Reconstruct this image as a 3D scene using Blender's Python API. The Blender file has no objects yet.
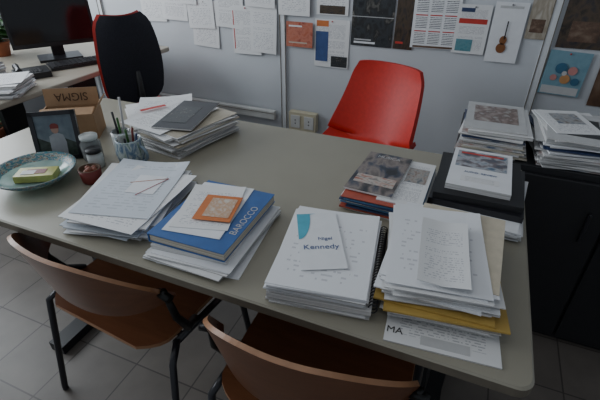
import bpy, math, random
from mathutils import Vector, Matrix
R=random.Random(7)
C=bpy.context.collection
# ---------------------------------------------------------------- materials
def newmat(name):
    m=bpy.data.materials.new(name); m.use_nodes=True
    nt=m.node_tree; return m,nt,nt.nodes['Principled BSDF']
def N(nt,t,**k):
    n=nt.nodes.new(t)
    for a,b in k.items(): setattr(n,a,b)
    return n
def ramp(nt,stops,interp='LINEAR'):
    r=N(nt,'ShaderNodeValToRGB'); r.color_ramp.interpolation=interp
    e=r.color_ramp.elements
    while len(e)<len(stops): e.new(.5)
    for i,(p,c) in enumerate(stops):
        e[i].position=p; e[i].color=(*c,1)
    return r
def plain(name,col,rough=.5,metal=0,var=.08,scale=30,bump=0,spec=.5,trans=0):
    m,nt,b=newmat(name)
    tc=N(nt,'ShaderNodeTexCoord'); n=N(nt,'ShaderNodeTexNoise'); n.inputs['Scale'].default_value=scale
    n.inputs['Detail'].default_value=4
    nt.links.new(tc.outputs['Object'],n.inputs['Vector'])
    a=[c*(1-var) for c in col]; d=[min(1,c*(1+var)) for c in col]
    r=ramp(nt,[(.35,a),(.65,d)])
    nt.links.new(n.outputs['Fac'],r.inputs[0]); nt.links.new(r.outputs[0],b.inputs['Base Color'])
    b.inputs['Roughness'].default_value=rough; b.inputs['Metallic'].default_value=metal
    b.inputs['Specular IOR Level'].default_value=spec; b.inputs['Transmission Weight'].default_value=trans
    if bump:
        bp=N(nt,'ShaderNodeBump'); bp.inputs['Strength'].default_value=bump; bp.inputs['Distance'].default_value=.002
        nt.links.new(n.outputs['Fac'],bp.inputs['Height']); nt.links.new(bp.outputs[0],b.inputs['Normal'])
    return m
def edgepaper(name,c1,c2):
    m,nt,b=newmat(name)
    tc=N(nt,'ShaderNodeTexCoord'); mp=N(nt,'ShaderNodeMapping'); mp.inputs['Scale'].default_value=(3,3,900)
    n=N(nt,'ShaderNodeTexNoise'); n.inputs['Scale'].default_value=1; n.inputs['Detail'].default_value=2
    nt.links.new(tc.outputs['Object'],mp.inputs[0]); nt.links.new(mp.outputs[0],n.inputs['Vector'])
    r=ramp(nt,[(.35,c1),(.6,c2)]); nt.links.new(n.outputs['Fac'],r.inputs[0]); nt.links.new(r.outputs[0],b.inputs['Base Color'])
    b.inputs['Roughness'].default_value=.8; b.inputs['Specular IOR Level'].default_value=.2
    return m
def textpage(name,paper=(.72,.72,.72),ink=(.30,.30,.33),lines=44,dens=.46,rough=.7,cols=16,margin=.12,top=.9,bot=.08,para=.42,mix=.75):
    m,nt,b=newmat(name)
    uv=N(nt,'ShaderNodeUVMap'); uv.uv_map='UVMap'; s=N(nt,'ShaderNodeSeparateXYZ'); nt.links.new(uv.outputs[0],s.inputs[0])
    def M(op,a,bv=None):
        x=N(nt,'ShaderNodeMath'); x.operation=op
        for i,q in enumerate([a,bv]):
            if q is None: continue
            if isinstance(q,(int,float)): x.inputs[i].default_value=q
            else: nt.links.new(q,x.inputs[i])
        return x.outputs[0]
    ys=M('MULTIPLY',s.outputs['Y'],lines); fr=M('FRACT',ys); fl=M('FLOOR',ys)
    lm=M('MULTIPLY',M('GREATER_THAN',fr,.3),M('LESS_THAN',fr,.68))
    cb=N(nt,'ShaderNodeCombineXYZ'); nt.links.new(M('MULTIPLY',s.outputs['X'],cols),cb.inputs[0]); nt.links.new(M('MULTIPLY',fl,7.31),cb.inputs[1])
    n=N(nt,'ShaderNodeTexNoise'); n.inputs['Scale'].default_value=2.2; n.inputs['Detail'].default_value=1
    nt.links.new(cb.outputs[0],n.inputs['Vector'])
    w=M('GREATER_THAN',n.outputs['Fac'],dens)
    pn=N(nt,'ShaderNodeTexNoise'); pn.inputs['Scale'].default_value=1; cb2=N(nt,'ShaderNodeCombineXYZ')
    nt.links.new(M('MULTIPLY',fl,.33),cb2.inputs[1]); nt.links.new(cb2.outputs[0],pn.inputs['Vector'])
    mk=M('MULTIPLY',M('MULTIPLY',lm,w),M('GREATER_THAN',pn.outputs['Fac'],para))
    for q in (M('GREATER_THAN',s.outputs['X'],margin),M('LESS_THAN',s.outputs['X'],1-margin),M('GREATER_THAN',s.outputs['Y'],bot),M('LESS_THAN',s.outputs['Y'],top)): mk=M('MULTIPLY',mk,q)
    mx=N(nt,'ShaderNodeMix'); mx.data_type='RGBA'; mx.inputs[6].default_value=(*paper,1); mx.inputs[7].default_value=(*ink,1)
    nt.links.new(M('MULTIPLY',mk,mix),mx.inputs[0]); nt.links.new(mx.outputs[2],b.inputs['Base Color'])
    b.inputs['Roughness'].default_value=rough; b.inputs['Specular IOR Level'].default_value=.25
    return m
def photo(name,cols,scale=4,rough=.35,seed=0):
    m,nt,b=newmat(name)
    uv=N(nt,'ShaderNodeUVMap'); uv.uv_map='UVMap'; mp=N(nt,'ShaderNodeMapping'); mp.inputs['Location'].default_value=(seed*3.1,seed*1.7,0)
    nt.links.new(uv.outputs[0],mp.inputs[0])
    n=N(nt,'ShaderNodeTexNoise'); n.inputs['Scale'].default_value=scale; n.inputs['Detail'].default_value=3; n.inputs['Distortion'].default_value=.3
    nt.links.new(mp.outputs[0],n.inputs['Vector'])
    k=len(cols); r=ramp(nt,[(.3+.4*i/max(1,k-1),c) for i,c in enumerate(cols)],'LINEAR')
    nt.links.new(n.outputs['Fac'],r.inputs[0]); nt.links.new(r.outputs[0],b.inputs['Base Color'])
    b.inputs['Roughness'].default_value=rough
    return m
W=(.74,.75,.77)
mPaper=edgepaper('paper_edges',(.34,.33,.32),(.72,.71,.70))
mPaperW=plain('paper_white',W,.7,var=.02,spec=.2)
mPaperG=plain('paper_greyed',(.50,.50,.50),.7,var=.03,spec=.2)
mPaperC=edgepaper('paper_cream_edges',(.35,.31,.24),(.6,.56,.48))
mText=textpage('printed_text')
mText2=textpage('printed_text_sparse',lines=30,dens=.5,cols=12,ink=(.36,.36,.4))
mDraw=textpage('pencil_notes',lines=20,dens=.55,cols=7,ink=(.48,.48,.52),paper=(.75,.76,.78))
mBlue=plain('cover_blue',(.03,.11,.32),.35)
mBlueD=plain('cover_navy',(.03,.05,.12),.4)
mBlack=plain('black_plastic',(.012,.012,.014),.45)
mBlackG=plain('black_gloss_cover',(.014,.014,.018),.35)
mRed=plain('red_upholstery',(.50,.018,.010),.5,var=.06,scale=60)
mOrange=plain('orange_ink',(.55,.16,.04),.6)
mYell=plain('manila_envelope',(.46,.30,.07),.6,var=.06)
mCyan=plain('cyan_ink',(.08,.38,.5),.5)
mNavyInk=plain('navy_ink',(.04,.08,.22),.5)
mRedInk=plain('red_ink',(.5,.04,.03),.5)
mSteel=plain('steel_wire',(.25,.25,.26),.35,metal=.9)
mAlu=plain('chair_bracket_metal',(.03,.03,.03),.35,metal=.8)
mCard=plain('cardboard',(.36,.22,.12),.8,var=.06,bump=.2)
mCardD=plain('cardboard_ink',(.08,.04,.02),.8)
def wood(name,c1,c2,rough=.3):
    m,nt,b=newmat(name)
    tc=N(nt,'ShaderNodeTexCoord'); mp=N(nt,'ShaderNodeMapping'); mp.inputs['Scale'].default_value=(2,18,18)
    n=N(nt,'ShaderNodeTexNoise'); n.inputs['Scale'].default_value=3; n.inputs['Detail'].default_value=5; n.inputs['Distortion'].default_value=.4
    nt.links.new(tc.outputs['Object'],mp.inputs[0]); nt.links.new(mp.outputs[0],n.inputs['Vector'])
    r=ramp(nt,[(.3,c1),(.7,c2)]); nt.links.new(n.outputs['Fac'],r.inputs[0]); nt.links.new(r.outputs[0],b.inputs['Base Color'])
    b.inputs['Roughness'].default_value=rough
    return m
mWood=wood('beech_plywood_brown',(.125,.045,.019),(.165,.062,.027))
mWoodE=plain('plywood_edge',(.30,.15,.075),.4)
mDesk=plain('desk_laminate',(.29,.27,.213),.36,var=.02,scale=8)
mDeskE=plain('desk_edge_band',(.15,.13,.10),.45)
mWall=plain('wall_paint',(.55,.572,.60),.7,var=.02,scale=3)
mPost=plain('wall_post',(.66,.68,.70),.5,var=.02)
mTrunk=plain('trunking_plastic',(.6,.6,.58),.5,var=.02)
mBeige=plain('socket_beige',(.55,.5,.36),.5,var=.03)
mCeil=plain('ceiling_paint',(.6,.6,.6),.8,var=.02)
mD2=plain('desk_laminate_light',(.42,.38,.31),.4,var=.03)
mGreen=plain('leaf_green',(.03,.12,.02),.5,var=.3)
mTerra=plain('terracotta',(.40,.13,.06),.7)
mTin=plain('dark_red_tin',(.17,.025,.02),.45)
mFab=plain('chair_fabric_dark',(.015,.016,.024),.9,var=.3,scale=200)
mCer=photo('mug_pattern',[(.5,.53,.52),(.08,.16,.26),(.5,.55,.53),(.1,.2,.14)],9)
mCerW=plain('ceramic_white',(.55,.58,.57),.2,var=.03)
mBowlG=photo('bowl_pattern',[(.02,.13,.13),(.05,.24,.24),(.03,.10,.2),(.35,.42,.34),(.2,.05,.04),(.04,.2,.17)],26)
mBowlIn=plain('bowl_glass',(.50,.70,.66),.08,var=.03,trans=.5)
mGlass=plain('smoked_glass_jar',(.16,.17,.17),.15)
mScreen=plain('screen_black',(.006,.006,.008),.12,var=0)
mKeys=plain('keyboard_keys',(.03,.03,.033),.5)
def tiles():
    m,nt,b=newmat('floor_tiles')
    tc=N(nt,'ShaderNodeTexCoord'); br=N(nt,'ShaderNodeTexBrick'); br.offset=0; br.squash=1
    br.inputs['Scale'].default_value=1; br.inputs['Brick Width'].default_value=.25; br.inputs['Row Height'].default_value=.25
    br.inputs['Mortar Size'].default_value=.003; br.inputs['Mortar Smooth'].default_value=.2
    br.inputs['Color1'].default_value=(.16,.14,.122,1); br.inputs['Color2'].default_value=(.138,.12,.105,1); br.inputs['Mortar'].default_value=(.065,.056,.05,1)
    nt.links.new(tc.outputs['Object'],br.inputs['Vector'])
    n=N(nt,'ShaderNodeTexNoise'); n.inputs['Scale'].default_value=6; n.inputs['Detail'].default_value=6
    nt.links.new(tc.outputs['Object'],n.inputs['Vector'])
    r=ramp(nt,[(.3,(.8,.8,.8)),(.7,(1.1,1.1,1.1))]); nt.links.new(n.outputs['Fac'],r.inputs[0])
    mx=N(nt,'ShaderNodeMix'); mx.data_type='RGBA'; mx.blend_type='MULTIPLY'; mx.inputs[0].default_value=1
    nt.links.new(br.outputs['Color'],mx.inputs[6]); nt.links.new(r.outputs[0],mx.inputs[7]); nt.links.new(mx.outputs[2],b.inputs['Base Color'])
    b.inputs['Roughness'].default_value=.45
    return m
mTile=tiles()
# ---------------------------------------------------------------- builder
class B:
    def __init__(s,name,origin): s.n=name; s.o=Vector(origin); s.v=[];s.f=[];s.fm=[];s.fu=[];s.fs=[];s.m=[]
    def mi(s,m):
        if m not in s.m: s.m.append(m)
        return s.m.index(m)
    def add(s,vs,fs,mat,uvs=None,smooth=False):
        k=len(s.v); s.v+= [Vector(v) for v in vs]
        mats=mat if isinstance(mat,list) else [mat]*len(fs)
        for i,f in enumerate(fs):
            s.f.append([k+a for a in f]); s.fm.append(s.mi(mats[i])); s.fs.append(smooth)
            s.fu.append([uvs[a] for a in f] if uvs else [(0,0)]*len(f))
    def box(s,c,d,mat,rot=0,M=None,smooth=False):
        x,y,z=[q/2 for q in d]
        pts=[Vector((a*x,b*y,e*z)) for e in(-1,1) for a,b in((-1,-1),(1,-1),(1,1),(-1,1))]
        X=M if M is not None else Matrix.Translation(c)@Matrix.Rotation(rot,4,'Z')
        s.add([X@p for p in pts],[[3,2,1,0],[4,5,6,7],[0,1,5,4],[1,2,6,5],[2,3,7,6],[3,0,4,7]],mat,
              uvs=[(0,0),(1,0),(1,1),(0,1)]*2)
    def slab(s,cx,cy,z,w,d,t,rot,mat,top=None,wave=None,n=6,curl=0):
        ca,sa=math.cos(rot),math.sin(rot); vs=[];uv=[]
        for lev in (0,1):
            for j in range(n+1):
                for i in range(n+1):
                    a=i/n;b=j/n; lx=(a-.5)*w; ly=(b-.5)*d
                    X=cx+lx*ca-ly*sa; Y=cy+lx*sa+ly*ca
                    dz=(wave(X,Y) if wave else 0)
                    if curl: dz+=curl*max(0,(a+b)-1.5)**2*4+abs(curl)*.6*max(0,(1-a)+b-1.5)**2*4
                    vs.append((X,Y,z+lev*t+dz)); uv.append((a,b))
        m=(n+1)**2; fs=[];ms=[]
        tp=top or mat
        for j in range(n):
            for i in range(n):
                q=j*(n+1)+i
                fs.append([q+n+1,q+n+2,q+1,q]);ms.append(mat)
                fs.append([m+q,m+q+1,m+q+n+2,m+q+n+1]);ms.append(tp)
        for i in range(n):
            a=i;b=i+1; fs.append([a,b,m+b,m+a]);ms.append(mat)
            a=n*(n+1)+i;b=a+1; fs.append([b,a,m+a,m+b]);ms.append(mat)
            a=i*(n+1);b=a+n+1; fs.append([b,a,m+a,m+b]);ms.append(mat)
            a=i*(n+1)+n;b=a+n+1; fs.append([a,b,m+b,m+a]);ms.append(mat)
        s.add(vs,fs,ms,uv)
    def tube(s,pts,r,mat,seg=10,closed=False):
        pts=[Vector(p) for p in pts]; rings=[]; n=len(pts)
        prev=None
        for i,p in enumerate(pts):
            a=pts[i-1] if (i>0 or closed) else p; b=pts[(i+1)%n] if (i<n-1 or closed) else p
            t=(b-a).normalized()
            up=prev if prev is not None else (Vector((0,0,1)) if abs(t.z)<.9 else Vector((1,0,0)))
            x=(up-t*up.dot(t)).normalized(); y=t.cross(x); prev=x
            rr=r[i] if isinstance(r,list) else r
            rings.append([p+x*rr*math.cos(2*math.pi*k/seg)+y*rr*math.sin(2*math.pi*k/seg) for k in range(seg)])
        vs=[v for q in rings for v in q]; fs=[]
        for i in range(n if closed else n-1):
            j=(i+1)%n
            for k in range(seg): fs.append([i*seg+k,i*seg+(k+1)%seg,j*seg+(k+1)%seg,j*seg+k])
        if not closed: fs+= [list(range(seg))[::-1],[(n-1)*seg+k for k in range(seg)]]
        s.add(vs,fs,mat,smooth=True)
    def lathe(s,c,prof,mat,seg=28):
        vs=[];uv=[];c=Vector(c)
        for i,(r,z) in enumerate(prof):
            for k in range(seg+1):
                a=2*math.pi*k/seg; vs.append(c+Vector((r*math.cos(a),r*math.sin(a),z))); uv.append((k/seg*2,i/(len(prof)-1)))
        fs=[]
        for i in range(len(prof)-1):
            for k in range(seg): q=i*(seg+1)+k; fs.append([q,q+1,q+seg+2,q+seg+1])
        ms=mat if not isinstance(mat,list) else [mat[min(i,len(mat)-1)] for i in range(len(prof)-1) for k in range(seg)]
        s.add(vs,fs,ms,uv,True)
    def grid(s,fn,nu,nv,mat,t=0,edge=None):
        P=[[Vector(fn(i/nu,j/nv)) for i in range(nu+1)] for j in range(nv+1)]
        def nrm(i,j):
            a=P[j][min(i+1,nu)]-P[j][max(i-1,0)]; b=P[min(j+1,nv)][i]-P[max(j-1,0)][i]
            c=a.cross(b); return c.normalized() if c.length>1e-9 else Vector((0,0,1))
        vs=[];uv=[]
        for sg in (1,-1):
            for j in range(nv+1):
                for i in range(nu+1): vs.append(P[j][i]+nrm(i,j)*sg*t/2); uv.append((i/nu,j/nv))
        m=(nu+1)*(nv+1); fs=[]
        for j in range(nv):
            for i in range(nu):
                q=j*(nu+1)+i; fs.append([q,q+1,q+nu+2,q+nu+1]); fs.append([m+q+nu+1,m+q+nu+2,m+q+1,m+q])
        s.add(vs,fs,mat,uv,True)
        bd=[i for i in range(nu+1)]+[j*(nu+1)+nu for j in range(1,nv+1)]+[nv*(nu+1)+i for i in range(nu-1,-1,-1)]+[j*(nu+1) for j in range(nv-1,0,-1)]
        L=len(bd); ev=[vs[q] for q in bd]+[vs[m+q] for q in bd]
        s.add(ev,[[k,L+k,L+(k+1)%L,(k+1)%L] for k in range(L)],edge or mat)
    def text(s,txt,size,M,mat,ext=.0002):
        c=bpy.data.curves.new('tmp','FONT'); c.body=txt; c.size=size; c.extrude=ext; c.align_x='CENTER'; c.align_y='CENTER'
        o=bpy.data.objects.new('tmp',c); C.objects.link(o); bpy.context.view_layer.update()
        me=o.to_mesh(); vs=[M@v.co for v in me.vertices]; fs=[list(p.vertices) for p in me.polygons]
        o.to_mesh_clear(); bpy.data.objects.remove(o); bpy.data.curves.remove(c)
        s.add(vs,fs,mat)
    def build(s,bevel=0,seg=2):
        me=bpy.data.meshes.new(s.n); me.from_pydata([tuple(v-s.o) for v in s.v],[],s.f)
        for m in s.m: me.materials.append(m)
        ul=me.uv_layers.new(name='UVMap'); k=0
        for p,mi,fu,sm in zip(me.polygons,s.fm,s.fu,s.fs):
            p.material_index=mi; p.use_smooth=sm
            for q in fu: ul.data[k].uv=q; k+=1
        me.update()
        o=bpy.data.objects.new(s.n,me); o.location=s.o; C.objects.link(o)
        if bevel:
            md=o.modifiers.new('bevel','BEVEL'); md.width=bevel; md.segments=seg; md.limit_method='ANGLE'; md.angle_limit=math.radians(40)
        return o
rad=math.radians
# ---------------------------------------------------------------- room
XL,XR,YF,YB,ZC=-3.55,2.6,-2.2,2.6,2.8
b=B('floor',((XL+XR)/2,(YF+YB)/2,0)); b.box(((XL+XR)/2,(YF+YB)/2,-.03),(XR-XL+.3,YB-YF+.3,.06),mTile); b.build()
b=B('wall_back',(0,YB,0)); b.box(((XL+XR)/2,YB+.05,ZC/2),(XR-XL,.1,ZC),mWall); b.build()
b=B('ceiling',(0,0,ZC)); b.box(((XL+XR)/2,(YF+YB)/2,ZC+.04),(XR-XL+.3,YB-YF+.3,.08),mCeil); b.build()
b=B('wall_left',(XL,0,0))
wy0,wy1,wz0,wz1=-.8,2.35,.95,2.4
b.box((XL-.05,(YF+YB)/2,wz0/2),(.1,YB-YF,wz0),mWall)
b.box((XL-.05,(YF+YB)/2,(wz1+ZC)/2),(.1,YB-YF,ZC-wz1),mWall)
b.box((XL-.05,(YF+wy0)/2,(wz0+wz1)/2),(.1,wy0-YF,wz1-wz0),mWall)
b.box((XL-.05,(YB+wy1)/2,(wz0+wz1)/2),(.1,YB-wy1,wz1-wz0),mWall)
b.build()
b=B('window_1',(XL,.75,wz0))
for y in (wy0+.025,(wy0+wy1)/2,wy1-.025): b.box((XL-.05,y,(wz0+wz1)/2),(.05,.05,wz1-wz0),mPost)
for z in (wz0+.025,wz1-.025): b.box((XL-.05,(wy0+wy1)/2,z),(.05,wy1-wy0,.05),mPost)
b.box((XL+.03,(wy0+wy1)/2,wz0-.015),(.16,wy1-wy0,.03),mPost)
b.build()
for i,x in enumerate((-2.72,-1.21,.30,1.81)):
    b=B('trim_%d'%(i+1),(x,YB,0)); b.box((x,YB-.006,ZC/2),(.035,.012,ZC),mPost)
    for e in(-.0175,.0175): b.box((x+e,YB-.013,ZC/2),(.004,.004,ZC),mDeskE)
    b.build()
b=B('baseboard_back',(0,YB,0)); b.box(((XL+XR)/2,YB-.006,.04),(XR-XL,.012,.08),mDeskE); b.build()
b=B('cable_trunking',(-1.8,YB,.3)); b.box((-1.82,YB-.035,.30),(1.1,.04,.06),mTrunk); b.box((-1.82,YB-.057,.315),(1.1,.004,.004),mDeskE); b.build(.003)
b=B('wall_socket_box',(-1.05,YB,.28)); b.box((-1.05,YB-.04,.29),(.2,.05,.13),mBeige)
for dx in (-.05,.05):
    b.box((-1.05+dx,YB-.067,.29),(.07,.006,.09),mTrunk)
    for e in(-.012,.012): b.box((-1.05+dx,YB-.071,.29+e),(.008,.003,.008),mBlack)
b.build(.004)
b=B('radiator',(-2.95,YB-.1,.15))
for i in range(12): b.box((-3.25+i*.05,YB-.1,.5),(.035,.07,.66),mPost)
b.box((-2.975,YB-.1,.80),(.6,.05,.03),mPost); b.box((-2.975,YB-.1,.2),(.6,.05,.03),mPost)
for x in(-3.2,-2.75): b.box((x,YB-.04,.6),(.03,.07,.03),mPost)
b.build(.006)
# ---------------------------------------------------------------- pinned sheets
def sheetw(name,x0,x1,z0,z1,mat,extra=None,tilt=0,layer=0):
    w=x1-x0;h=z1-z0; cx=(x0+x1)/2; cz=(z0+z1)/2; y=YB-.003-layer*.0035
    b=B(name,(cx,y,cz)); ta=math.tan(rad(tilt))
    def mk(a0,a1,c0,c1,m,off):
        def fn(u,v):
            lx=(a0+(a1-a0)*u-.5)*w; lz=(c0+(c1-c0)*v-.5)*h
            return (cx+lx-lz*ta, y-off-.006*(1-(c0+(c1-c0)*v))**2*(1 if tilt else .6), cz+lz+lx*ta)
        b.grid(fn,4,6,m,.0004)
    b.mk=mk
    mk(0,1,0,1,mat,.001)
    for e in (extra or []): mk(*e[:4],e[4],.0018)
    if w>.1: b.tube([(cx,y-.001,z1-.012),(cx,y-.008,z1-.012)],.004,mRedInk if R.random()<.5 else mSteel,8)
    return b
def SW(*a,**k): sheetw(*a,**k).build()
def ell(b,cx,cz,rx,rz,y,m,n=20):
    b.add([(cx+rx*math.cos(2*math.pi*k/n),y,cz+rz*math.sin(2*math.pi*k/n)) for k in range(n)],[list(range(n))],m)
mPosterDark=photo('poster_dark',[(.01,.012,.015),(.04,.045,.05),(.02,.02,.02),(.2,.19,.17)],5,seed=1)
mPosterDark2=photo('poster_black_city',[(.01,.01,.012),(.08,.055,.035),(.02,.02,.03)],5,seed=2)
mPosterRed=photo('flyer_orange_red',[(.42,.1,.05),(.5,.18,.12),(.3,.06,.04)],4,seed=3)
mPosterTeal=photo('poster_teal',[(.05,.2,.25),(.12,.28,.32),(.06,.24,.3)],3,seed=4)
mPosterPale=photo('poster_pale_blue',[(.14,.27,.34),(.19,.33,.40),(.15,.29,.36)],3,seed=4)
mPosterBrown=photo('poster_brown',[(.06,.035,.025),(.12,.07,.045),(.2,.14,.1)],3,seed=5)
mPosterBeige=photo('poster_beige',[(.45,.4,.33),(.3,.26,.2),(.5,.46,.4)],3,seed=6)
mViolin=plain('violin_brown',(.22,.085,.03),.5)
mPink=plain('print_pink',(.5,.22,.2),.6); mOrB=plain('print_orange_dot',(.5,.25,.1),.6)
mDot=plain('print_blue_dot',(.04,.13,.22),.6)
SW('pinned_paper',-2.33,-2.12,.86,1.16,mText2,tilt=2)
SW('pinned_paper',-2.14,-1.93,.88,1.18,mText,tilt=-1,layer=1)
SW('pinned_paper',-1.90,-1.69,.72,1.02,mText2,tilt=-3)
SW('pinned_paper',-1.93,-1.72,.84,1.14,mText2,tilt=2,layer=1)
SW('pinned_paper',-1.97,-1.84,.99,1.20,mText,tilt=-2,layer=2)
SW('pinned_paper',-1.70,-1.49,.86,1.16,mText,tilt=-2,layer=1)
SW('pinned_paper',-1.58,-1.37,.70,1.0,mText,tilt=1,extra=[(.05,.08,.1,.9,mRedInk)],layer=2)
SW('pinned_paper',-1.44,-1.25,.72,1.02,mText2,tilt=-2,layer=3)
SW('pinned_paper',-1.46,-1.25,1.0,1.3,mText,tilt=-2,layer=4)
SW('pinned_paper',-1.23,-1.02,.965,1.26,mText2,layer=4)
SW('flyer',-1.18,-1.0,.78,.93,mPosterRed,extra=[(.1,.6,.8,.86,mPaperW),(.1,.8,.15,.2,mPaperC)],layer=4)
SW('flyer',-.99,-.765,.67,.955,mText,extra=[(.03,.4,.12,.75,mNavyInk),(.5,.97,.02,.25,mPosterDark),(.05,.4,.85,.97,mOrange)])
SW('flyer',-.98,-.78,.98,1.27,mText2,extra=[(.1,.9,.02,.18,mPosterDark2)])
SW('concert_poster',-.755,-.505,.82,1.18,mPosterDark,extra=[(.08,.6,.04,.07,mPaperW),(.08,.5,.09,.11,mPaperG),(.0,1,.45,.46,mPaperG)])
SW('concert_poster',-.495,-.385,.82,1.12,mPosterDark2,extra=[(.1,.5,.1,.14,mRedInk)])
mCal=textpage('calendar_grid',lines=7,dens=.36,cols=14,ink=(.03,.03,.05),margin=.02,top=.99,bot=.02,paper=(.76,.77,.78),para=0,mix=1)
ex=[(.06,.94,.005,.03,mPosterBrown)]
for i in range(3):
    for j in range(4): ex.append((.06+.31*i,.06+.31*i+.26,.05+.19*j,.05+.19*j+.14,mCal)); ex.append((.06+.31*i,.06+.31*i+.26,.05+.19*j+.15,.05+.19*j+.163,mRedInk))
SW('wall_calendar',-.40,-.15,.84,1.28,mPaperW,extra=ex,layer=1,tilt=1)
SW('flyer',-.165,.005,.83,1.08,mText,extra=[(.08,.92,.62,.72,mRedInk),(.1,.5,.85,.93,mBlueD),(.1,.6,.05,.3,mPosterTeal)],layer=2)
q=sheetw('concert_poster',.015,.175,.80,1.10,mPaperW,layer=2)
yy=YB-.003-.007-.0085
ell(q,.085,.875,.024,.026,yy,mViolin); ell(q,.088,.915,.018,.022,yy,mViolin); q.box((.093,yy-.0003,.965),(.006,.001,.09),mBlackG); q.box((.085,yy-.0003,.895),(.018,.001,.003),mBlackG)
q.mk(.15,.85,.9,.94,mPaperG,.002); q.build()
SW('concert_poster',.185,.285,.93,1.25,mPosterBeige,extra=[(.15,.8,.1,.3,mPosterBrown)])
SW('concert_poster',.34,.56,.90,1.22,mPosterDark2,extra=[(.1,.9,.75,.8,mPaperC),(.2,.8,.1,.4,mPosterBrown)])
q=sheetw('concert_poster',.325,.52,.66,.885,mPosterPale,layer=2,tilt=-2)
for (px,pz,r_,m_) in((.40,.80,.028,mDot),(.455,.79,.022,mPink),(.43,.745,.024,mOrB),(.375,.75,.016,mPink),(.48,.735,.02,mDot),(.42,.775,.012,mPaperG)):
    ell(q,px,pz,r_,r_,YB-.017-.0002*len(q.f)/100,m_)
q.mk(.05,.95,.02,.2,mPaperG,.002); q.build()
SW('concert_poster',.57,.8,.62,.96,mPosterBrown,extra=[(.1,.8,.85,.92,mPaperC)])
SW('concert_poster',.60,.85,1.0,1.3,mPosterDark)
# ---------------------------------------------------------------- desk
def desk(name,x0,x1,y0,y1,top,edge,legx,zt=.74):
    cx,cy=(x0+x1)/2,(y0+y1)/2
    b=B(name,(cx,cy,0)); n=6; r=.03; pts=[]
    for (px,py,a0) in((x1-r,y1-r,0),(x0+r,y1-r,90),(x0+r,y0+r,180),(x1-r,y0+r,270)):
        for k in range(n+1): a=rad(a0+90*k/n); pts.append((px+r*math.cos(a),py+r*math.sin(a)))
    L=len(pts); z0=zt-.028
    prof=[(z0,0.003),(z0+.004,0),(zt-.004,0),(zt,.004)]
    vs=[]
    for z,ins in prof:
        for x,y in pts:
            d=Vector((x-cx,y-cy)); vs.append((x-math.copysign(ins,d.x),y-math.copysign(ins,d.y),z))
    fs=[];ms=[]
    for j in range(3):
        for k in range(L): fs.append([j*L+k,j*L+(k+1)%L,(j+1)*L+(k+1)%L,(j+1)*L+k]); ms.append(edge if j<2 else top)
    fs.append([3*L+k for k in range(L)]); ms.append(top); fs.append([k for k in range(L)][::-1]); ms.append(edge)
    b.add(vs,fs,ms)
    for x in legx:
        b.box((x,cy,.02),(.07,(y1-y0)*.82,.04),mBlack)
        b.box((x,cy,.37),(.045,.16,.66),mBlack)
        b.box((x,cy,.695),(.06,(y1-y0)*.75,.034),mBlack)
    b.box((cx,cy,.66),(legx[1]-legx[0],.04,.06),mBlack)
    return b.build(.0)
desk('desk',-1.62,.205,.545,1.43,mDesk,mDeskE,(-1.30,.08))
desk('workstation_desk',-3.05,-1.98,1.08,2.42,mD2,mD2,(-2.85,-2.12))
# ---------------------------------------------------------------- paper stacks
def stack(b,cx,cy,z0,w,d,h,rot,n,jit=.006,jr=3,mats=None,amp=.0,top=None,grow=0):
    z=z0
    for i in range(n):
        t=h/n*(.6+.8*R.random()) if i<n-1 else max(.0008,z0+h-z)
        if z+t>z0+h: t=max(.0006,z0+h-z-.0004)
        m=mats[R.randrange(len(mats))] if mats else mPaper
        b.slab(cx+R.uniform(-jit,jit),cy+R.uniform(-jit,jit),z,w*(1+R.uniform(-.02,.0)),d*(1+R.uniform(-.02,0)),t*.93,rot+rad(R.uniform(-jr,jr)),m,
               top=(top if i==n-1 and top else (mText2 if m is mPaper else None)),n=4)
        z+=t
    return z0+h
Z=.7402
P3=[mPaper,mPaper,mPaper,mPaperC]
b=B('paper_stack',(-1.02,1.2,Z))
stack(b,-1.145,1.26,Z,.21,.297,.05,rad(48),16,.014,7,P3)
stack(b,-.955,1.2,Z,.21,.297,.075,rad(-14),22,.014,7,P3)
b.slab(-1.10,1.25,Z+.077,.21,.297,.001,rad(35),mPaperW,top=mText2,curl=.006)
b.slab(-1.03,1.2,Z+.079,.21,.297,.001,rad(-10),mPaperW,top=mText,curl=.004)
b.slab(-.97,1.22,Z+.082,.15,.28,.004,rad(12),mPaper,top=mBlackG)
b.slab(-.985,1.21,Z+.0864,.09,.16,.0004,rad(12),mPosterDark,top=mPosterDark,n=1)
b.slab(-1.13,1.22,Z+.0875,.02,.1,.0006,rad(-30),mRedInk)
b.build()
mSleeve=plain('plastic_sleeve',(.58,.62,.67),.12,var=.03,spec=.6)
b=B('paper_stack',(-.85,.74,Z))
stack(b,-.828,.745,Z,.213,.30,.044,rad(12),16,.017,8,[mPaper,mPaper,mPaperW,mSleeve])
b.slab(-.85,.75,Z+.0443,.21,.297,.0008,rad(20),mPaperW,top=mText2,curl=.008)
b.slab(-.80,.73,Z+.0460,.21,.297,.0008,rad(3),mPaperW,top=mText2,curl=.006)
b.slab(-.835,.77,Z+.0478,.22,.30,.001,rad(15),mSleeve,top=textpage('sleeved_notes',paper=(.60,.64,.69),ink=(.45,.48,.52),lines=22,cols=8,rough=.12),curl=.010)
b.slab(-.81,.79,Z+.0495,.085,.10,.0005,rad(14),mPaperW)
b.tube([(-.80,.73,Z+.0502),(-.77,.84,Z+.0508)],.0009,mRedInk,6); b.tube([(-.86,.78,Z+.0502),(-.77,.84,Z+.0508)],.0009,mOrange,6)
b.build()
b=B('book_stack',(-.54,.72,Z))
z=stack(b,-.53,.715,Z,.215,.29,.022,rad(2),9,.011,6,[mPaper,mPaperW])
b.slab(-.545,.73,z,.2,.27,.012,rad(5),mPaper,top=mPaperG); z+=.0125
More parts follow.
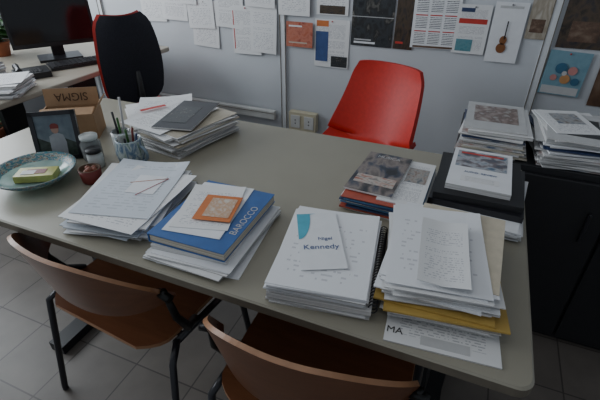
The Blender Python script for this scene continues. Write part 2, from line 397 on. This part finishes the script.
b.slab(-.542,.732,z,.208,.272,.002,rad(1),mBlue); b.slab(-.541,.732,z+.002,.203,.266,.020,rad(1),mPaperC); b.slab(-.542,.732,z+.022,.208,.272,.002,rad(1),mBlue)
b.box((-.542-.104,.732,z+.012),(.003,.272,.024),mBlue,rad(1)); z+=.0245
Mx=Matrix.Translation((-.455,.73,z+.0004))@Matrix.Rotation(rad(91),4,'Z')
b.text('BAROCCO',.026,Mx,mPaperG)
b.slab(-.562,.745,z,.15,.235,.0012,rad(8),mPaperW,top=mPaperW); b.slab(-.568,.75,z+.0014,.145,.2,.001,rad(16),mPaperW,top=mText2,curl=.003)
b.slab(-.54,.745,z+.006,.098,.115,.0008,rad(13),mOrange,top=mOrange,n=2)
b.slab(-.535,.747,z+.0071,.068,.085,.0004,rad(13),mPaperG,top=photo('print_orange',[(.58,.54,.48),(.5,.3,.18),(.55,.5,.44)],4),n=2)
b.build()
b=B('notepad_stack',(-.228,.717,Z)); ro=rad(8.5)
z=stack(b,-.228,.717,Z,.212,.29,.014,ro,5,.004,2,[mPaper])
b.slab(-.225,.718,z,.218,.292,.014,ro,mPaper); zs=z; z+=.0145
z=stack(b,-.232,.717,z,.208,.29,.026,ro,13,.005,2,[mPaper,mPaperW])
b.slab(-.232,.717,z,.208,.292,.0012,ro,mPaperW,top=mDraw,curl=.003); z+=.003
for k in range(30):
    ly=-.135+.27*k/29; lx=.110
    c=Vector((-.224+lx*math.cos(ro)-ly*math.sin(ro),.718+lx*math.sin(ro)+ly*math.cos(ro),zs+.012))
    ring=[c+Vector((math.cos(ro)*.009*math.cos(a),math.sin(ro)*.009*math.cos(a),.0115*math.sin(a))) for a in [2*math.pi*i/12 for i in range(12)]]
    b.tube(ring,.0015,mBlackG,5,closed=True)
kc=(-.258,.733); kr=rad(26)
b.slab(kc[0],kc[1],z,.10,.21,.0012,kr,mPaperW,n=2); z+=.0013
def loc(lx,ly): return (kc[0]+lx*math.cos(kr)-ly*math.sin(kr),kc[1]+lx*math.sin(kr)+ly*math.cos(kr))
def flatpoly(pts,zz,m): b.add([(*loc(*p),zz) for p in pts],[list(range(len(pts)))],m)
flatpoly([(-.049,-.0)]+[(-.049+.03*math.sin(a)*1.1,.0+.1*(1-math.cos(a))) for a in [k*math.pi/16 for k in range(1,9)]]+[(-.0,.103),(-.049,.103)],z+.0004,mCyan)
cx,cy=loc(.0,-.03); b.text('Kennedy',.023,Matrix.Translation((cx,cy,z+.0003))@Matrix.Rotation(kr,4,'Z'),mNavyInk)
cx,cy=loc(.012,.0); b.text('Nigel',.016,Matrix.Translation((cx,cy,z+.0003))@Matrix.Rotation(kr,4,'Z'),mNavyInk)
b.build()
b=B('paper_stack',(.01,.77,Z))
b.slab(.032,.712,Z,.212,.297,.003,rad(5),mPaper,top=mText)
Mx=Matrix.Translation((-.045,.585,Z+.0035))@Matrix.Rotation(rad(5),4,'Z'); b.text('MA',.022,Mx,mBlack)
b.slab(.05,.585,Z+.0031,.09,.022,.0004,rad(5),mPaperG,n=1)
z=stack(b,.019,.775,Z+.0036,.213,.30,.03,rad(7),12,.009,5,[mPaper,mPaper,mPaperC])
b.slab(.018,.775,z,.233,.328,.004,rad(8),mYell,curl=.004); z+=.0045
b.slab(.006,.783,z,.228,.32,.004,rad(3),mYell,curl=.002); z+=.0045
z=stack(b,.008,.785,z,.205,.295,.038,rad(7),16,.012,8,[mPaper,mPaperW])
b.slab(.035,.81,z,.19,.27,.001,rad(-2),mPaperC,top=plain('paper_buff',(.55,.49,.38),.7)); z+=.0015
b.slab(-.003,.782,z,.2,.29,.0015,rad(8),mPaperW,top=mDraw,curl=.004); z+=.004
def fold(u,v):
    lx=(u-.5)*.10; ly=(v-.5)*.22; r_=rad(6)
    return Vector((.013+lx*math.cos(r_)-ly*math.sin(r_),.755+lx*math.sin(r_)+ly*math.cos(r_),z+.0015+.012*abs(u-.5)+.006*abs(v-.5)))
b.grid(fold,4,4,mText2,.0008)
b.build()
b=B('magazine_stack',(-.165,1.085,Z))
mOrS=plain('spine_red',(.4,.08,.05),.5); mGrS=plain('spine_blue',(.06,.16,.3),.5)
z=stack(b,-.165,1.085,Z,.208,.275,.052,rad(-1),13,.009,4,[mPaper,mPaperG,mPaperC,mBlueD,mOrS,mPaper,mGrS])
b.slab(-.12,1.09,z,.12,.26,.003,rad(-1),mPaperW,top=mText); b.slab(-.10,1.13,z+.0032,.06,.09,.0004,rad(-1),mPosterDark,top=photo('inset_photo',[(.1,.12,.15),(.35,.33,.3),(.2,.1,.08)],4,seed=12),n=1)
b.slab(-.205,1.10,z+.0035,.135,.25,.005,rad(-3),mPaper,top=photo('magazine_cover_photo',[(.02,.025,.035),(.08,.07,.07),(.24,.2,.18),(.05,.06,.09),(.02,.02,.025)],3,seed=8))
b.slab(-.207,1.045,z+.0089,.115,.05,.0004,rad(-3),mPaperG,top=photo('cover_band',[(.35,.1,.06),(.5,.45,.4),(.12,.1,.1)],4,seed=14),n=1)
b.text('MUSICA',.02,Matrix.Translation((-.20,1.20,z+.0089))@Matrix.Rotation(rad(-3),4,'Z'),mPaperG)
b.build()
b=B('folder_stack',(.07,1.14,Z))
z=stack(b,.08,1.13,Z,.22,.30,.034,rad(-3),11,.009,4,[mPaper,mPaperW,mPaper])
b.slab(.07,1.16,z,.238,.27,.018,rad(-2),mBlackG); z+=.0185
b.slab(.066,1.165,z,.225,.262,.018,rad(1),mBlack); z+=.0185
b.slab(.066,1.185,z,.165,.245,.016,rad(-1),mPaper,top=mPaperW)
z+=.0162
b.slab(.066,1.235,z,.14,.11,.0004,rad(-1),mPaperG,top=photo('book_cover_blue',[(.05,.12,.2),(.4,.42,.45),(.15,.12,.13),(.05,.08,.12)],4,seed=9),n=1)
b.slab(.066,1.275,z+.0006,.12,.010,.0003,rad(-1),mRedInk,n=1)
b.text('AUDIO  REVIEW',.012,Matrix.Translation((.066,1.15,z+.0005))@Matrix.Rotation(rad(-1),4,'Z'),mNavyInk)
b.slab(.066,1.11,z,.1,.03,.0003,rad(-1),mText,n=1)
b.build()
b=B('black_cabinet',(.5,1.68,0))
b.box((.5,1.68,.37),(1.04,.44,.738),mBlack)
for x in(.245,.755): b.box((x,1.452,.37),(.5,.016,.69),mBlack); b.box((x+(.2 if x<.5 else -.2),1.437,.55),(.012,.014,.12),mBlackG)
b.build(.004)
mags=[mPaper,mPaperG,mPaperC,mBlueD,mPaperW,mPaper,photo('spine_mix',[(.3,.1,.06),(.5,.5,.5),(.05,.1,.2)],3),mPaper]
b=B('magazine_stack',(.095,1.62,Z))
z=stack(b,.1,1.62,Z,.205,.285,.085,rad(-2),18,.010,5,mags)
b.slab(.095,1.63,z,.2,.28,.005,rad(1),mPaper,top=mPaperG); b.slab(.095,1.65,z+.0052,.15,.17,.0004,rad(1),mPaperG,top=photo('magazine_cover_figures',[(.4,.4,.38),(.15,.1,.09),(.28,.22,.2),(.42,.4,.37)],4,seed=11),n=1)
b.build()
b=B('magazine_stack',(.34,1.62,Z))
z=stack(b,.345,1.62,Z,.22,.30,.092,rad(6),22,.014,7,mags)
b.slab(.345,1.62,z,.2,.29,.003,rad(12),mPaper,top=mText); b.slab(.36,1.6,z+.0035,.2,.28,.004,rad(-4),mPaper,top=mPaperG)
b.slab(.37,1.6,z+.008,.10,.17,.0004,rad(-4),mPosterDark,top=mPosterDark,n=1)
b.slab(.325,1.64,z+.0088,.15,.22,.0015,rad(16),mPaperW,top=mText2,n=2); b.slab(.325,1.67,z+.0104,.09,.1,.0004,rad(16),mPosterDark,top=photo('inset_photo2',[(.1,.14,.2),(.4,.4,.4),(.15,.12,.1)],4,seed=13),n=1)
b.build()
b=B('magazine_stack',(.66,1.65,Z)); z=stack(b,.66,1.65,Z,.21,.29,.08,rad(3),10,.012,5,mags); b.build()
# ---------------------------------------------------------------- small things on desk
fx,fy=-1.255,.875
b=B('picture_frame',(fx,fy,Z))
ang=math.atan2(.08,.11)
Mf=Matrix.Translation((fx,fy,Z+.001))@Matrix.Rotation(ang,4,'Z')@Matrix.Rotation(rad(-14),4,'X')
w,h=.145,.165
for c,d in(((0,0,.007),(w,.014,.014)),((0,0,h-.007),(w,.014,.014)),((-w/2+.007,0,h/2),(.014,.014,h)),((w/2-.007,0,h/2),(.014,.014,h))):
    b.box(None,d,mBlackG,M=Mf@Matrix.Translation(c))
b.box(None,(w-.02,.004,h-.02),mBlack,M=Mf@Matrix.Translation((0,.002,h/2)))
mPic=photo('snapshot_sky',[(.08,.11,.14),(.14,.18,.21),(.22,.26,.28)],2,seed=5)
def fp(pts,off,m): b.add([Mf@Vector((x,-off,y)) for x,y in pts],[list(range(len(pts)))],m,[(0,0),(1,0),(1,1),(0,1)]+[(0,0)]*(len(pts)-4) if len(pts)>=4 else None)
fp([(-w/2+.013,.013),(w/2-.013,.013),(w/2-.013,h-.013),(-w/2+.013,h-.013)],.001,mPic)
fp([(-w/2+.013,.013),(w/2-.013,.013),(w/2-.013,.055),(.02,.075),(-.02,.06),(-w/2+.013,.08)],.0015,plain('snapshot_hill',(.03,.045,.035),.4,var=.4,scale=80))
fp([(-.024,.014),(.026,.014),(.028,.06),(.022,.085),(.007,.092),(-.008,.09),(-.022,.082)],.002,plain('snapshot_jacket',(.30,.32,.35),.4))
fp([(.0+.012*math.cos(a),.105+.015*math.sin(a)) for a in [k*.524 for k in range(12)]],.0024,plain('snapshot_face',(.36,.22,.17),.4))
fp([(-.013,.107),(.013,.107),(.013,.118),(.005,.124),(-.006,.124),(-.013,.118)],.0027,mTin)
b.box(None,(.05,.003,.12),mBlack,M=Matrix.Translation((fx,fy,Z+.061))@Matrix.Rotation(ang,4,'Z')@Matrix.Translation((0,.068,0))@Matrix.Rotation(rad(20),4,'X'))
b.build()
b=B('decorated_bowl',(-1.20,.735,Z)); c=(-1.20,.735,Z)
b.lathe(c,[(0,.001),(.05,0),(.055,.006),(.085,.016),(.106,.030),(.122,.046),(.119,.048),(.108,.037),(.095,.027),(.083,.020),(.05,.010),(0,.009)],[mBowlIn,mBowlIn,mBowlIn,mBowlIn,mBowlG,mBowlG,mBowlG,mBowlG,mBowlIn,mBowlIn,mBowlIn],40)
b.build()
b=B('soap_packet',(-1.2,.74,Z+.03))
mPack=plain('packet_yellow_green',(.42,.42,.12),.35,var=.15,scale=40)
b.box((-1.197,.738,Z+.0245),(.115,.06,.022),mPack,rad(30)); b.box((-1.197,.738,Z+.0362),(.06,.03,.001),mTin,rad(30)); b.box((-1.212,.723,Z+.0365),(.04,.025,.001),mPaperW,rad(30)); b.build(.005)
bx,by=-1.39,1.06
b=B('cardboard_box',(bx,by,Z)); rb=rad(33); bw,bd,bh=.195,.12,.095
Mb=Matrix.Translation((bx,by,Z))@Matrix.Rotation(rb,4,'Z')
b.box(None,(bw,bd,.004),mCard,M=Mb@Matrix.Translation((0,0,.002)))
for x in(-1,1): b.box(None,(.004,bd,bh),mCard,M=Mb@Matrix.Translation((x*bw/2,0,bh/2)))
for y in(-1,1): b.box(None,(bw,.004,bh),mCard,M=Mb@Matrix.Translation((0,y*bd/2,bh/2)))
Mfl=Mb@Matrix.Translation((0,bd/2,bh))@Matrix.Rotation(rad(-12),4,'X')@Matrix.Translation((0,0,.032))
b.box(None,(bw,.004,.064),mCard,M=Mfl)
b.text('SIGMA',.042,Mfl@Matrix.Translation((0,-.0035,.0))@Matrix.Rotation(rad(90),4,'X')@Matrix.Rotation(rad(180),4,'Z'),mCardD)
b.box(None,(bw*.98,.004,.055),mCard,M=Mb@Matrix.Translation((0,-bd/2,bh))@Matrix.Rotation(rad(-80),4,'X')@Matrix.Translation((0,0,.027)))
b.box(None,(.004,bd*.9,.05),mCard,M=Mb@Matrix.Translation((bw/2,0,bh))@Matrix.Rotation(rad(35),4,'Y')@Matrix.Translation((0,0,.025)))
b.text('24 pcs',.018,Mb@Matrix.Translation((0,-bd/2-.003,.045))@Matrix.Rotation(rad(90),4,'X'),mCardD)
b.build()
def cup(b,c,r,h,mat,inner,flare=1.1):
    b.lathe(c,[(0,0),(r*.9,0),(r,.006),(r*flare,h),(r*flare-.004,h+.001),(r*.92,.012),(0,.01)],[mat,mat,mat,inner,inner,inner])
b=B('pen_mug',(-1.01,.95,Z)); c=Vector((-1.01,.95,Z))
b.lathe(c,[(0,0),(.032,0),(.042,.012),(.047,.045),(.041,.085),(.042,.092),(.038,.092),(.037,.085),(.042,.045),(.03,.012),(0,.01)],[mCer]*6+[mCerW]*4)
ring=[c+Vector((.044+.024*math.sin(a),-.0,.045+.026*math.cos(a))) for a in [math.pi*k/8 for k in range(9)]]
b.tube(ring,.005,mCer,8)
for k,(dx,dy,l,m) in enumerate(((.02,.01,.125,mBlueD),(-.015,.012,.13,mGreen),(-.02,-.012,.12,mPaperG),(.008,-.02,.12,mBlack),(0,.02,.135,mTin))):
    b.tube([c+Vector((dx*.5,dy*.5,.014)),c+Vector((dx*1.3,dy*1.3,l-.02)),c+Vector((dx*1.36,dy*1.36,l-.016))],[.0038,.0038,.002],m,7)
b.build()
b=B('pen_cup',(-1.09,1.0,Z)); c=Vector((-1.09,1.0,Z)); cup(b,c,.032,.085,mCerW,mGlass,1.0)
for dx,dy,l,m in((.01,.012,.20,mPaperG),(-.014,0,.15,mBlack),(.012,-.012,.14,mGreen)):
    b.tube([c+Vector((dx*.5,dy*.5,.014)),c+Vector((dx*1.3,dy*1.3,l))],.004,m,7)
b.build()
b=B('glass_jar',(-1.16,.925,Z)); c=(-1.16,.925,Z)
b.lathe(c,[(0,0),(.03,0),(.033,.005),(.033,.06),(.026,.07),(.026,.074),(.029,.076),(.029,.088),(0,.089)],[mGlass]*5+[mCerW]*3); b.build()
b=B('glass_jar',(-1.105,.885,Z)); c=(-1.105,.885,Z)
b.lathe(c,[(0,0),(.022,0),(.025,.005),(.025,.045),(.02,.052),(.024,.054),(.024,.066),(0,.067)],[mCerW]*4+[mBlack]*3); b.build()
b=B('potted_cactus',(-1.045,.805,Z)); c=Vector((-1.045,.805,Z)); cup(b,c,.029,.046,mTin,mCardD,1.15)
mCac=plain('cactus_red',(.20,.06,.03),.6,var=.4,scale=150)
for (dx,dy,r_) in((0,0,.013),(.014,.008,.009),(-.014,.006,.010),(.003,-.015,.010),(.002,.016,.009)):
    b.lathe(c+Vector((dx,dy,.034)),[(r_*.7,0),(r_,.005),(r_*.85,.010),(r_*.4,.014),(0,.015)],mCac,12)
b.lathe(c+Vector((0,0,.036)),[(.029,0),(0,.001)],mCardD)
b.build()
# ---------------------------------------------------------------- plywood chairs
def plychair(loc_,rot,ztop,hback,hw=.235):
    b=B('plywood_chair',(loc_[0],loc_[1],0))
    M=Matrix.Translation((loc_[0],loc_[1],0))@Matrix.Rotation(rot,4,'Z')
    def back(u,v):
        s=u*2-1; a=s*1.0
        x=hw*math.sin(a*1.15)/math.sin(1.15); y=-.235+ .12*(abs(s)**2.2)
        top=ztop-.10*max(0,abs(s)-.2)**2*1.6
        z=(ztop-hback+.05*s*s)*(1-v)+top*v
        return M@Vector((x,y-.05*(v-.3),z))
    b.grid(back,32,12,mWood,.011,mWoodE)
    def seat(u,v):
        s=u*2-1
        rx=.23
        y=-.20+.40*v
        corner=1-.28*max(0,(abs(v*2-1)-.6)/.4)**2.2
        x=s*rx*corner
        z=.445-.018*(1-s*s)*(1-(v*2-1)**2)-.5*max(0,v-.75)**2
        return M@Vector((x,y,z))
    b.grid(seat,20,20,mWood,.011,mWoodE)
    zb=ztop-hback; k=hw/.235
    for sx in(-1,1):
        p=lambda x,y,z:M@Vector((x*sx*k,y,z))
        b.tube([p(.225,-.12,.435),p(.245,-.17,.40),p(.255,-.235,.02),p(.255,-.236,.004)],.0105,mBlackG,10)
        b.tube([p(.225,.12,.425),p(.245,.15,.39),p(.252,.195,.02),p(.252,.196,.004)],.0105,mBlackG,10)
        b.tube([p(.225,-.13,.43),p(.225,.13,.42)],.011,mBlackG,10)
        b.tube([p(.222,-.04,.44),p(.243,-.09,.47),p(.247,-.125,(zb+.5)/2+.02),p(.240,-.14,zb+.10)],[.014,.013,.011,.008],mAlu,10)
        b.tube([p(.262,-.145,zb+.085),p(.222,-.14,zb+.085)],.012,mAlu,10)
    b.tube([M@Vector((-.225*k,.09,.42)),M@Vector((.225*k,.09,.42))],.009,mBlackG,8)
    b.tube([M@Vector((-.225*k,-.09,.42)),M@Vector((.225*k,-.09,.42))],.009,mBlackG,8)
    return b.build()
plychair((-.85,.73),rad(-5),.755,.205,.25)
plychair((-.22,.685),rad(2),.77,.235)
# ---------------------------------------------------------------- red shell chair
b=B('red_shell_chair',(-.48,1.93,0))
M=Matrix.Translation((-.48,1.93,0))@Matrix.Rotation(rad(-16),4,'Z')
def shell(u,v):
    s=u*2-1
    if v<.45:
        q=v/.45; y=-.24+.38*q; z=.455-.03*math.sin(q*math.pi)
        hw=.225+.02*q; lift=.05*abs(s)**3*q+.015*abs(s)**2
        return M@Vector((s*hw,y,z+lift))
    q=(v-.45)/.55
    y=.14+.10*math.sin(q*math.pi/2)+.03*q; z=.455+.385*q
    hw=.245-.055*q-.015*max(0,q-.85)/.15
    fwd=.085*abs(s)**2*(1-.5*q)
    lift=.05*abs(s)**3*(1-q)-.008*abs(s)**6*q
    return M@Vector((s*hw,y-fwd,z+lift))
b.grid(shell,24,30,mRed,.02,mRed)
for sx in(-1,1):
    for yy_,yb in((-.16,-.22),(.13,.2)):
        b.tube([M@Vector((sx*.15,yy_*.8,.42)),M@Vector((sx*.2,yy_,.40)),M@Vector((sx*.23,yb,.004))],.011,mSteel,10)
b.tube([M@Vector((-.2,-.13,.415)),M@Vector((.2,-.13,.415))],.01,mSteel); b.tube([M@Vector((-.2,.1,.415)),M@Vector((.2,.1,.415))],.01,mSteel)
b.build()
# ---------------------------------------------------------------- office chair
b=B('office_chair',(-1.93,1.93,0))
M=Matrix.Translation((-1.965,1.92,0))@Matrix.Rotation(rad(66),4,'Z')
def ob(off,t,hs=1):
    def fn(u,v):
        s=u*2-1; z=.57+.46*v
        hw=(.18-.03*(2*v-1)**2-.02*v)*hs*(1-.35*max(0,abs(2*v-1)-.75)**2*10)
        return M@Vector((s*hw,-.2+off+.045*s*s-.03*math.sin(v*3),z))
    return fn
b.grid(ob(0,0),14,16,mFab,.03); b.grid(ob(.04,0,1.0),14,16,mRed,.035)
def os(u,v):
    s=u*2-1; t=v*2-1; k=(1-.18*abs(t)**3)
    return M@Vector((s*.21*k,.0+.20*t*(1-.1*abs(s)**3),.47-.02*abs(t)**3))
b.grid(os,14,14,mRed,.06,mFab)
b.tube([M@Vector((0,-.05,.43)),M@Vector((0,-.22,.45)),M@Vector((0,-.235,.62)),M@Vector((0,-.23,.75))],.018,mBlack)
b.tube([M@Vector((0,0,.08)),M@Vector((0,0,.44))],.028,mBlack)
for k in range(5):
    a=k*2*math.pi/5+.3; e=Vector((.27*math.cos(a),.27*math.sin(a),0))
    b.tube([M@Vector((0,0,.11)),M@(Vector((0,0,.075))+e)],[.025,.014],mBlack)
    b.tube([M@(Vector((-.012,0,.03))+e),M@(Vector((.012,0,.03))+e)],.028,mBlack,14)
b.build()
# ---------------------------------------------------------------- workstation things
Z2=.7402
b=B('computer_monitor',(-2.44,1.9,Z2))
M=Matrix.Translation((-2.42,1.90,Z2))@Matrix.Rotation(rad(56),4,'Z')
b.box(None,(.47,.03,.34),mBlack,M=M@Matrix.Translation((0,0,.245))@Matrix.Rotation(rad(-4),4,'X'))
b.box(None,(.44,.004,.30),mScreen,M=M@Matrix.Translation((0,-.017,.25))@Matrix.Rotation(rad(-4),4,'X'))
b.box(None,(.07,.03,.16),mBlack,M=M@Matrix.Translation((0,.03,.09)))
b.box(None,(.24,.18,.014),mBlackG,M=M@Matrix.Translation((0,0,.007)))
b.build(.004)
b=B('keyboard',(-2.18,1.84,Z2)); M=Matrix.Translation((-2.17,1.86,Z2))@Matrix.Rotation(rad(62),4,'Z')
b.box(None,(.40,.14,.016),mBlack,M=M@Matrix.Translation((0,0,.009)))
for r_ in range(5):
    for k in range(14): b.box(None,(.022,.020,.006),mKeys,M=M@Matrix.Translation((-.175+k*.027,-.052+r_*.026,.02)))
b.build()
b=B('paper_stack',(-2.15,1.3,Z2)); z=stack(b,-2.15,1.27,Z2,.22,.31,.06,rad(-60),12,.012,6,[mPaper,mPaperW])
b.slab(-2.15,1.28,z,.21,.297,.001,rad(-48),mPaperW,top=mText2,curl=.004); b.build()
b=B('paper_stack',(-2.52,1.4,Z2)); z=stack(b,-2.54,1.40,Z2,.22,.31,.05,rad(-80),9,.012,5,[mPaper,mPaperW]); b.slab(-2.53,1.41,z,.2,.28,.006,rad(-70),mPaper,top=mBlackG); b.build()
b=B('telephone',(-2.22,1.56,Z2)); M=Matrix.Translation((-2.23,1.55,Z2))@Matrix.Rotation(rad(60),4,'Z')
b.box(None,(.17,.16,.03),mBlack,M=M@Matrix.Translation((0,0,.016)))
b.tube([M@Vector((-.06,-.07,.045)),M@Vector((-.06,-.045,.055)),M@Vector((-.06,.045,.055)),M@Vector((-.06,.07,.045))],[.018,.012,.012,.018],mBlackG)
for i in range(3):
    for j in range(4): b.box(None,(.016,.012,.004),mKeys,M=M@Matrix.Translation((0+i*.022,-.05+j*.02,.033)))
b.build(.003)
b=B('paper_stack',(-2.2,2.22,Z2)); stack(b,-2.2,2.24,Z2,.22,.30,.03,rad(20),5,.012,8,[mPaper,mPaperW]); b.build()
def plant(name,c,ph,pr,n,ln,seed):
    rr=random.Random(seed); b=B(name,c); c=Vector(c)
    b.lathe(c,[(0,0),(pr*.7,0),(pr*.95,ph*.85),(pr*1.05,ph*.85),(pr*1.05,ph),(pr*.95,ph),(pr*.9,ph*.9),(0,ph*.9)],[mTerra]*6+[mCardD])
    for k in range(n):
        a=rr.uniform(0,6.28); l=ln*rr.uniform(.5,1); sp=rr.uniform(.25,.9)
        d=Vector((math.cos(a),math.sin(a),0)); st=[c+Vector((0,0,ph*.88))+d*sp*l*t+Vector((0,0,l*(t*1.2-.45*t*t*sp*1.9))) for t in (0,.35,.7,1)]
        b.tube(st,[.004,.003,.002,.0015],mGreen,5)
        for t0 in (1,2,3):
            p=st[t0]; w=.02+.02*rr.random(); L=.06+.05*rr.random(); dd=(d+Vector((rr.uniform(-1,1),rr.uniform(-1,1),rr.uniform(-.6,.4)))).normalized()
            s2=dd.cross(Vector((0,0,1))).normalized()
            b.add([p,p+dd*L*.35+s2*w,p+dd*L,p+dd*L*.35-s2*w,p+dd*L*.4+Vector((0,0,-.008))],[[0,1,4],[1,2,4],[2,3,4],[3,0,4]],mGreen,smooth=True)
    return b.build()
plant('potted_plant',(-2.80,1.80,Z2),.09,.06,46,.24,3)
plant('floor_plant',(-3.0,1.62,0),.28,.12,12,.16,5)
# ---------------------------------------------------------------- light
w=bpy.data.worlds.new('world'); bpy.context.scene.world=w; w.use_nodes=True
bg=w.node_tree.nodes['Background']; bg.inputs[0].default_value=(.80,.89,1,1); bg.inputs[1].default_value=.37
def area(name,loc_,tgt,sx,sy,p,col):
    l=bpy.data.lights.new(name,'AREA'); l.shape='RECTANGLE'; l.size=sx; l.size_y=sy; l.energy=p; l.color=col
    o=bpy.data.objects.new(name,l); C.objects.link(o); o.location=loc_
    o.rotation_euler=(Vector(tgt)-Vector(loc_)).to_track_quat('-Z','Y').to_euler(); return o
area('window_daylight',(XL-.25,.8,1.75),(0,.9,.9),3.0,1.5,118,(.87,.94,1))
area('ceiling_soft_fill',(-.9,.6,2.7),(-.9,1.2,0),2.2,1.6,7,(.95,.97,1))  # added soft fill below the ceiling, not a real fixture of the room
# ---------------------------------------------------------------- camera
cd=bpy.data.cameras.new('camera'); cam=bpy.data.objects.new('camera',cd); C.objects.link(cam)
cam.location=(0,0,1.4); cam.rotation_euler=(rad(57.5),0,rad(22.8)); cd.lens=25.2; cd.sensor_width=36; cd.clip_start=.02
bpy.context.scene.camera=cam
